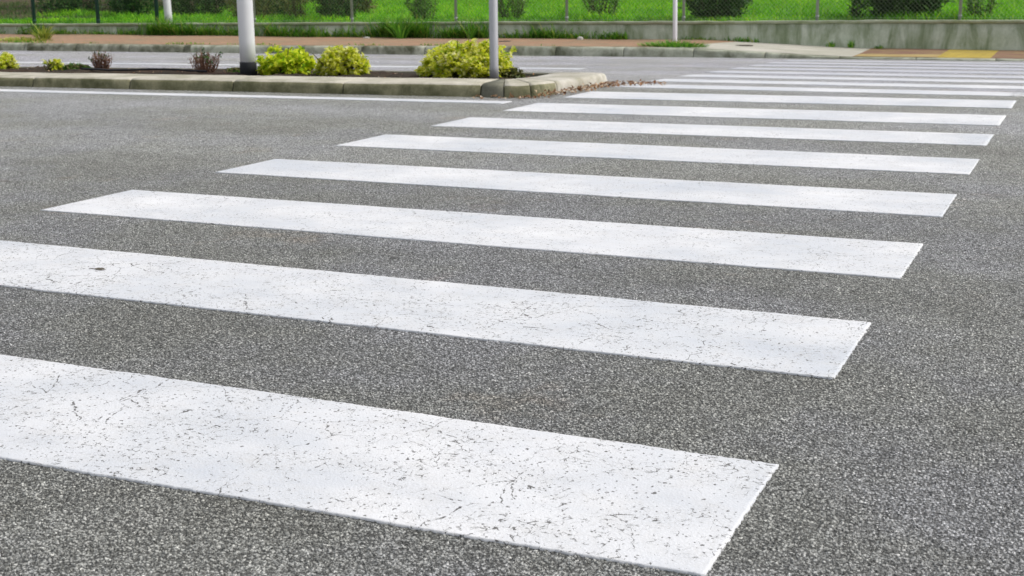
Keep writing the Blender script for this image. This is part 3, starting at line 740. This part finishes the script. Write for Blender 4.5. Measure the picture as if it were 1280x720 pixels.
# shrubs behind the fence: shoots fanning from the base, long leaves
def fence_shrub(px_x, dy, w, h, n, mat, label, seed, nst=22, leafL=.11, leafW=.022, base_w=.35, low=.05):
    g = np.random.default_rng(seed); x = px_x; y = float(wallY(x))+.25+dy; z = float(fieldz(np.array(x), np.array(y)))-.02
    root = empty('leafy_shrub', (x, y, z)); tag(root, label, 'shrub', 'shrubs growing behind the wire fence')
    paths, P, D = [], [], []
    for k in range(nst):
        a = g.uniform(0, 2*math.pi); q = g.uniform(0, 1)**.5
        s0 = np.array([math.cos(a)*q*w*base_w, math.sin(a)*q*w*base_w*.7, -.03]); e = np.array([math.cos(a)*q*w*g.uniform(.8, 1.35), math.sin(a)*q*w*.9, h*g.uniform(.45, 1.05)*(1-.35*q)])
        m1 = s0+(e-s0)*.33+g.normal(size=3)*.03; m2 = s0+(e-s0)*.66+g.normal(size=3)*.05
        pts = np.array([s0, m1, m2, e]); paths.append((pts, np.array([.008, .007, .005, .003])))
        m = n//nst; t = low+(1-low)*g.random(m); f = t*3; i = np.minimum(f.astype(int), 2); fr = (f-i)[:, None]
        p = pts[i]*(1-fr)+pts[i+1]*fr
        out = g.normal(size=(m, 3)); out[:, 2] = abs(out[:, 2])*.6+.35
        P.append(p+g.normal(size=(m, 3))*w*.09); D.append(out)
    tubes('stems', paths, M['bark'], root, 5)
    P, D = np.concatenate(P), np.concatenate(D)
    V, F = leaves_arr(P, D, leafL*g.uniform(.6, 1.2, len(P)), leafW*g.uniform(.8, 1.2, len(P)), .2, .25)
    fastmesh('foliage', V, F, mat, root)
    return root
fence_shrub(-2.66, .75, .72, 1.5, 11000, M['olean'], 'very dark broad shrub behind the fence, rightmost, opposite the yellow paving', 31, 46, .17, .034, .5, .0)
fence_shrub(-3.34, .35, .22, 1.1, 330, M['olean'], 'small dark sprig of leaves just left of the very dark broad shrub', 32, 8, .12, .028, .3)
fence_shrub(-1.58, .4, .34, 1.2, 500, M['mid'], 'thin leafy sprig just right of the very dark broad shrub', 33, 10, .12, .03, .3)
fence_shrub(-5.62, .7, .62, 1.3, 4200, M['olean'], 'dark green shrub with upright stems behind the slim white pole', 34, 40, .19, .030, .35, .02)
fence_shrub(-7.55, .7, .46, 1.3, 1400, M['mid'], 'mid green shrub behind the fence, right of the slim grey pole', 35, 20, .10, .018, .4)
fence_shrub(-9.15, .65, .40, 1.3, 1500, M['mid'], 'loose shrub behind the fence, seen around the slim grey pole', 36, 20, .10, .018, .4)
fence_shrub(-10.75, .6, .38, 1.2, 1300, M['mid'], 'slender green shrub behind the fence, above the gap between yellow shrubs', 37, 18, .11, .02, .4)
fence_shrub(-12.55, .7, .55, 1.4, 3000, M['olean'], 'dense dark shrub behind the fence, above the pair of yellow shrubs', 38, 30, .10, .02, .5)
fence_shrub(-13.55, .9, .35, 1.2, 900, M['olive'], 'olive coloured thin bush behind the fence, right of the thick white pole', 39, 14, .11, .018, .4)
fence_shrub(-14.75, 1.3, .6, 1.2, 1700, M['olive'], 'yellowish olive bush behind the fence, between the two thick white poles', 40, 22, .10, .022, .5)
fence_shrub(-15.6, 3.2, .8, 1.4, 2600, M['olean'], 'dark bush further back in the field, right of the left thick white pole', 41, 26, .12, .03, .6)

# trees that shade the field at the left
def tree(x, y, Ht, tr, cw, label, seed, nl=2600):
    g = np.random.default_rng(seed); z = float(fieldz(np.array(x), np.array(y)))-.05
    root = empty('tree', (x, y, z)); tag(root, label, 'tree', 'trees shading the field at the left')
    k = 9; t = np.linspace(0, 1, k); P = np.stack([np.cumsum(g.normal(size=k)*.06), np.cumsum(g.normal(size=k)*.06), t*Ht*.62], 1)
    R = tr*(1-.55*t); R[0] *= 1.45; tubes('trunk', [(P, R)], M['bark'], root, 12)
    br, tips = [], []
    for j in range(15):
        s0 = P[g.integers(3, k)]; a = g.uniform(0, 2*math.pi); e = s0+np.array([math.cos(a)*cw*g.uniform(.4, .95), math.sin(a)*cw*g.uniform(.4, .95), Ht*g.uniform(.05, .34)])
        m = (s0+e)/2+np.array([0, 0, .25])+g.normal(size=3)*.15; br.append((np.array([s0, m, e]), np.array([tr*.4, tr*.25, tr*.08]))); tips.append(e); tips.append(m)
    tubes('limbs', br, M['bark'], root, 7)
    tips = np.array(tips); c = tips[g.integers(0, len(tips), nl)]; PP = c+g.normal(size=(nl, 3))*cw*.24
    V, F = leaves_arr(PP, g.normal(size=(nl, 3)), .28*g.uniform(.6, 1.2, nl), .16, .2, .2); fastmesh('crown', V, F, M['olean'], root)
for i, (x, y, Ht, tr, cw, lb) in enumerate([
    (-25.8, 33.5, 6.5, .17, 3.0, 'dark tree trunk at the far left behind the green fence, brown earth at its foot'),
    (-31.5, 35.2, 7.0, .20, 3.2, 'shaded tree trunk furthest left, beyond the green fence'),
    (-21.8, 29.6, 6.0, .10, 2.6, 'slim dark tree trunk just left of the left thick white pole'),
    (-31.0, 41.0, 7.5, .22, 3.4, 'tree deep in the shade behind the other trunks at the top left'),
    (-27.5, 42.5, 7.0, .2, 3.2, 'tree furthest back in the field, above the left withered plant')]):
    tree(x, y, Ht, tr, cw, lb, 60+i)
for i, (x, dy, w, h, lb, mt) in enumerate([(-21.3, 6.0, .9, 1.5, 'dark undergrowth bush between the two dark green fence posts', 'olean'), (-24.5, 7.5, 1.1, 1.6, 'dark undergrowth bush at the top left corner', 'olean'),
    (-18.4, 4.6, .8, 1.3, 'dark low bush just left of the left thick white pole', 'olean'), (-17.0, 5.0, .9, 1.4, 'mottled green bush deep in the field, right of left thick white pole', 'mid'), (-14.6, 4.6, .8, 1.4, 'olive green bush deep in the field behind the thick white pole', 'olive')]):
    fence_shrub(x, dy, w, h, 3200, M[mt], lb, 80+i, 26, .13, .035, .6, .0)

# ------------------------------------------------------------ weeds along the far wall and kerb
def weed_patch(name, pts, L, Wd, mat, label, kind='stuff', parent=None, spread=.5, droop=.35):
    P = np.array(pts); n = len(P)
    D = np.stack([rng.normal(size=n)*spread, rng.normal(size=n)*spread-.15, np.ones(n)], 1)
    V, F = blades_arr(P, D, L*rng.uniform(.5, 1.2, n), Wd, droop)
    o = fastmesh(name, V, F, mat, parent)
    return tag(o, label, 'weeds', kind=kind)
pts, Ls = [], []
spots = [(-18.4, .12, .20, 40), (-17.8, .5, .10, 60), (-15.6, .35, .26, 160), (-15.1, .4, .22, 130), (-14.6, .3, .18, 90), (-14.1, .3, .15, 60), (-13.2, .25, .22, 70), (-12.6, .6, .16, 120),
         (-11.6, .4, .16, 60), (-10.9, .35, .26, 200), (-10.45, .3, .28, 190), (-9.7, .3, .2, 110), (-9.3, .25, .24, 90), (-8.7, .3, .12, 50), (-8.1, .4, .16, 120), (-7.6, .3, .10, 60), (-7.0, .3, .09, 40),
         (-6.9, .15, .12, 30), (-4.9, .25, .07, 40), (-3.6, .06, .08, 16), (-3.3, .05, .10, 14), (-2.9, .08, .05, 20), (-17, .3, .08, 50), (-16.3, .3, .10, 60), (-12, .5, .08, 60), (-5.6, .4, .05, 40), (-20, .6, .15, 120)]
for x, sp_, L_, n_ in spots:
    n_ = int(n_*2.2)
    xx = x+rng.normal(size=n_)*sp_*.5; yy = wallY(xx)-abs(rng.normal(size=n_))*.06-.015
    pts.append(np.stack([xx, yy, ztf(xx)+.0], 1)); Ls.append(np.full(n_, L_)*rng.uniform(.9, 1.9, n_))
weed_patch('wall_weeds', np.concatenate(pts), np.concatenate(Ls), .014, M['weed'], 'green weeds and grass sprouting along the foot of the low wall')
# broad-leaved weeds in the same strip
Pl = np.concatenate([np.stack([x+rng.normal(size=k)*s_, wallY(x)-.06-abs(rng.normal(size=k))*.05, -.1+abs(rng.normal(size=k))*hh], 1) for x, s_, hh, k in [(-10.75, .22, .11, 420), (-15.3, .25, .08, 300), (-18.7, .10, .07, 160), (-9.6, .2, .06, 130), (-8.2, .3, .05, 160), (-14, .3, .05, 160), (-7.1, .1, .05, 60)]])
V, F = leaves_arr(Pl, rng.normal(size=Pl.shape)+np.array([0, -.3, .6]), rng.uniform(.03, .08, len(Pl)), .025); tag(fastmesh('broad_weeds', V, F, M['mid']), 'broad leaved dark green weeds at the foot of the low wall', 'weeds', kind='stuff')
# fine grass growing out of the pavement edge
n = 2600; xx = rng.uniform(-20, -6.3, n); k = (np.sin(xx*1.9)+np.sin(xx*4.3+1)+rng.normal(size=n)*.5) > .9; xx = xx[k]; yy = kf(xx)+.16+abs(rng.normal(size=len(xx)))*.10
weed_patch('pavement_grass', np.stack([xx, yy, ztf(xx)], 1), .05, .010, M['weed'], 'short grass growing between the far kerb and the red paving', droop=.6)
def tuft(loc, n, rx, ry, L, mat, label, w=.012, extra=None):
    root = empty('grass_tuft', loc); tag(root, label, 'plant', 'grass tufts on the far pavement')
    a = rng.uniform(0, 2*math.pi, n); q = rng.random(n)**.5; P = np.stack([np.cos(a)*q*rx, np.sin(a)*q*ry, 0*a], 1); D = np.stack([np.cos(a)*q*.8, np.sin(a)*q*.8, np.ones(n)], 1)
    V, F = blades_arr(P, D, L*rng.uniform(.5, 1.1, n)*(1.15-.5*q), w, .45); fastmesh('blades', V, F, mat, root)
    if extra: extra(root)
tuft((-5.42, 17.86, float(ztf(-5.42))), 620, .52, .16, .12, M['weed'], 'dark green grass tuft on the kerb edge in front of the slim white pole')
tuft((-16.45, 16.9, -.085), 520, .62, .28, .10, M['weed_y'], 'low yellowish grass patch spreading over the red pavement at the left')
tuft((-16.35, 17.3, -.085), 90, .12, .10, .34, M['weed_y'], 'taller yellow spiky grass tuft rising from the low patch at the left', .02)
tuft((-10.55, 19.3, -.10), 46, .10, .08, .55, M['weed'], 'tall arching green grass tuft at the wall foot, above the right yellow shrubs', .022)
tuft((-9.35, 19.45, -.10), 24, .06, .05, .45, M['weed'], 'tall thin bright grass stalks against the wall left of the slim grey pole', .018)

# ------------------------------------------------------------ litter, covers, stone
pl = [(-3.95, 8.27), (-3.72, 8.28), (-3.60, 8.31), (-3.50, 8.46), (-3.46, 8.75), (-3.44, 9.1), (-3.41, 9.5), (-3.38, 9.72), (-3.16, 9.95)]
pl = np.array(pl); s = np.concatenate([[0], np.cumsum(np.linalg.norm(np.diff(pl, axis=0), axis=1))])
n = 380; q = (rng.random(n)**.75)*s[-1]; bx = np.interp(q, s, pl[:, 0]); by = np.interp(q, s, pl[:, 1])
sp_ = np.interp(q, [0, .5, 1.2, s[-1]], [.025, .04, .06, .07])
bx = bx+abs(rng.normal(size=n))*sp_*.9-.02; by = by+rng.normal(size=n)*.04-.01*(q < .5)
P = np.stack([bx, by, zr(by)+.006+rng.random(n)*.028*(q > .5)], 1)
V, F = leaves_arr(P, np.stack([rng.normal(size=n), rng.normal(size=n), rng.normal(size=n)*.35], 1), rng.uniform(.015, .05, n), rng.uniform(.010, .026, n), .35, .3)
tag(fastmesh('leaf_litter', V, F, M['dry']), 'brown fallen leaves heaped along the nose of the kerb island', 'leaves', kind='stuff')
n = 700; bx = rng.uniform(-12, -3.95, n); by = 8.62+rng.random(n)*1.3+.055*(bx+8); P = np.stack([bx, by, .050-.018*(by-8.6)+rng.random(n)*.008], 1)
V, F = leaves_arr(P, np.stack([rng.normal(size=n), rng.normal(size=n), rng.normal(size=n)*.2], 1), rng.uniform(.012, .04, n), rng.uniform(.006, .018, n), .3, .2)
tag(fastmesh('bed_litter', V, F, M['dry']), 'dry leaves and twigs scattered on the soil of the island', 'leaves', kind='stuff')

lf = empty('fallen_leaf', (-2.513, 2.795, .003)); tag(lf, 'small dark curled leaf lying on the second white stripe at the left', 'leaf')
Vv = [(-.020, -.003, .001), (-.010, .006, .003), (.006, .008, .003), (.021, .002, .001), (.009, -.005, .000), (-.008, -.006, .000), (0, .001, .001)]
me = pymesh('blade', Vv, [(0, 1, 6), (1, 2, 6), (2, 3, 6), (3, 4, 6), (4, 5, 6), (5, 0, 6)], M['dark_leaf'], lf)
tubes('stalk', [(np.array([(-.020, -.003, .001), (-.028, -.006, .001), (-.035, -.005, .000)]), np.array([.0012, .001, .0008]))], M['dark_leaf'], lf, 4)

def cover(x, y, r, label):
    z = float(ztf(x))+.010; o = empty('drain_cover', (x, y, z)); tag(o, label, 'drain cover')
    lathe('rim', [(r, -.01), (r, .004), (r*.9, .006)], M['iron'], o, 24)
    lathe('lid', [(r*.84, -.008), (r*.84, .0045), (r*.2, .006)], M['black'], o, 24)
cover(-4.66, 18.85, .13, 'small dark round drain cover in the pale concrete ramp')
cover(-8.35, 18.6, .10, 'small dark drain cover in the red pavement right of the slim grey pole')
g = np.random.default_rng(5); import itertools
a = np.linspace(0, 2*math.pi, 9)[:-1]; Vs = [(0, 0, .05)]+[(.045*math.cos(t)*g.uniform(.8, 1.2), .035*math.sin(t)*g.uniform(.8, 1.2), .034) for t in a]+[(.055*math.cos(t), .045*math.sin(t), 0) for t in a]
Fs = [(0, 1+i, 1+(i+1) % 8) for i in range(8)]+[(1+i, 9+i, 9+(i+1) % 8, 1+(i+1) % 8) for i in range(8)]
o = pymesh('stone', Vs, Fs, M['stone']); o.location = (-7.45, 19.5, -.098); tag(o, 'small pale stone lying at the foot of the low wall', 'stone')
o = pymesh('stone', [(x*1.3, y, z*.6) for x, y, z in Vs], Fs, M['stone']); o.location = (-11.15, 19.2, -.098); tag(o, 'flat pale stone on the red pavement above the gap right of the pointed yellow shrub', 'stone')
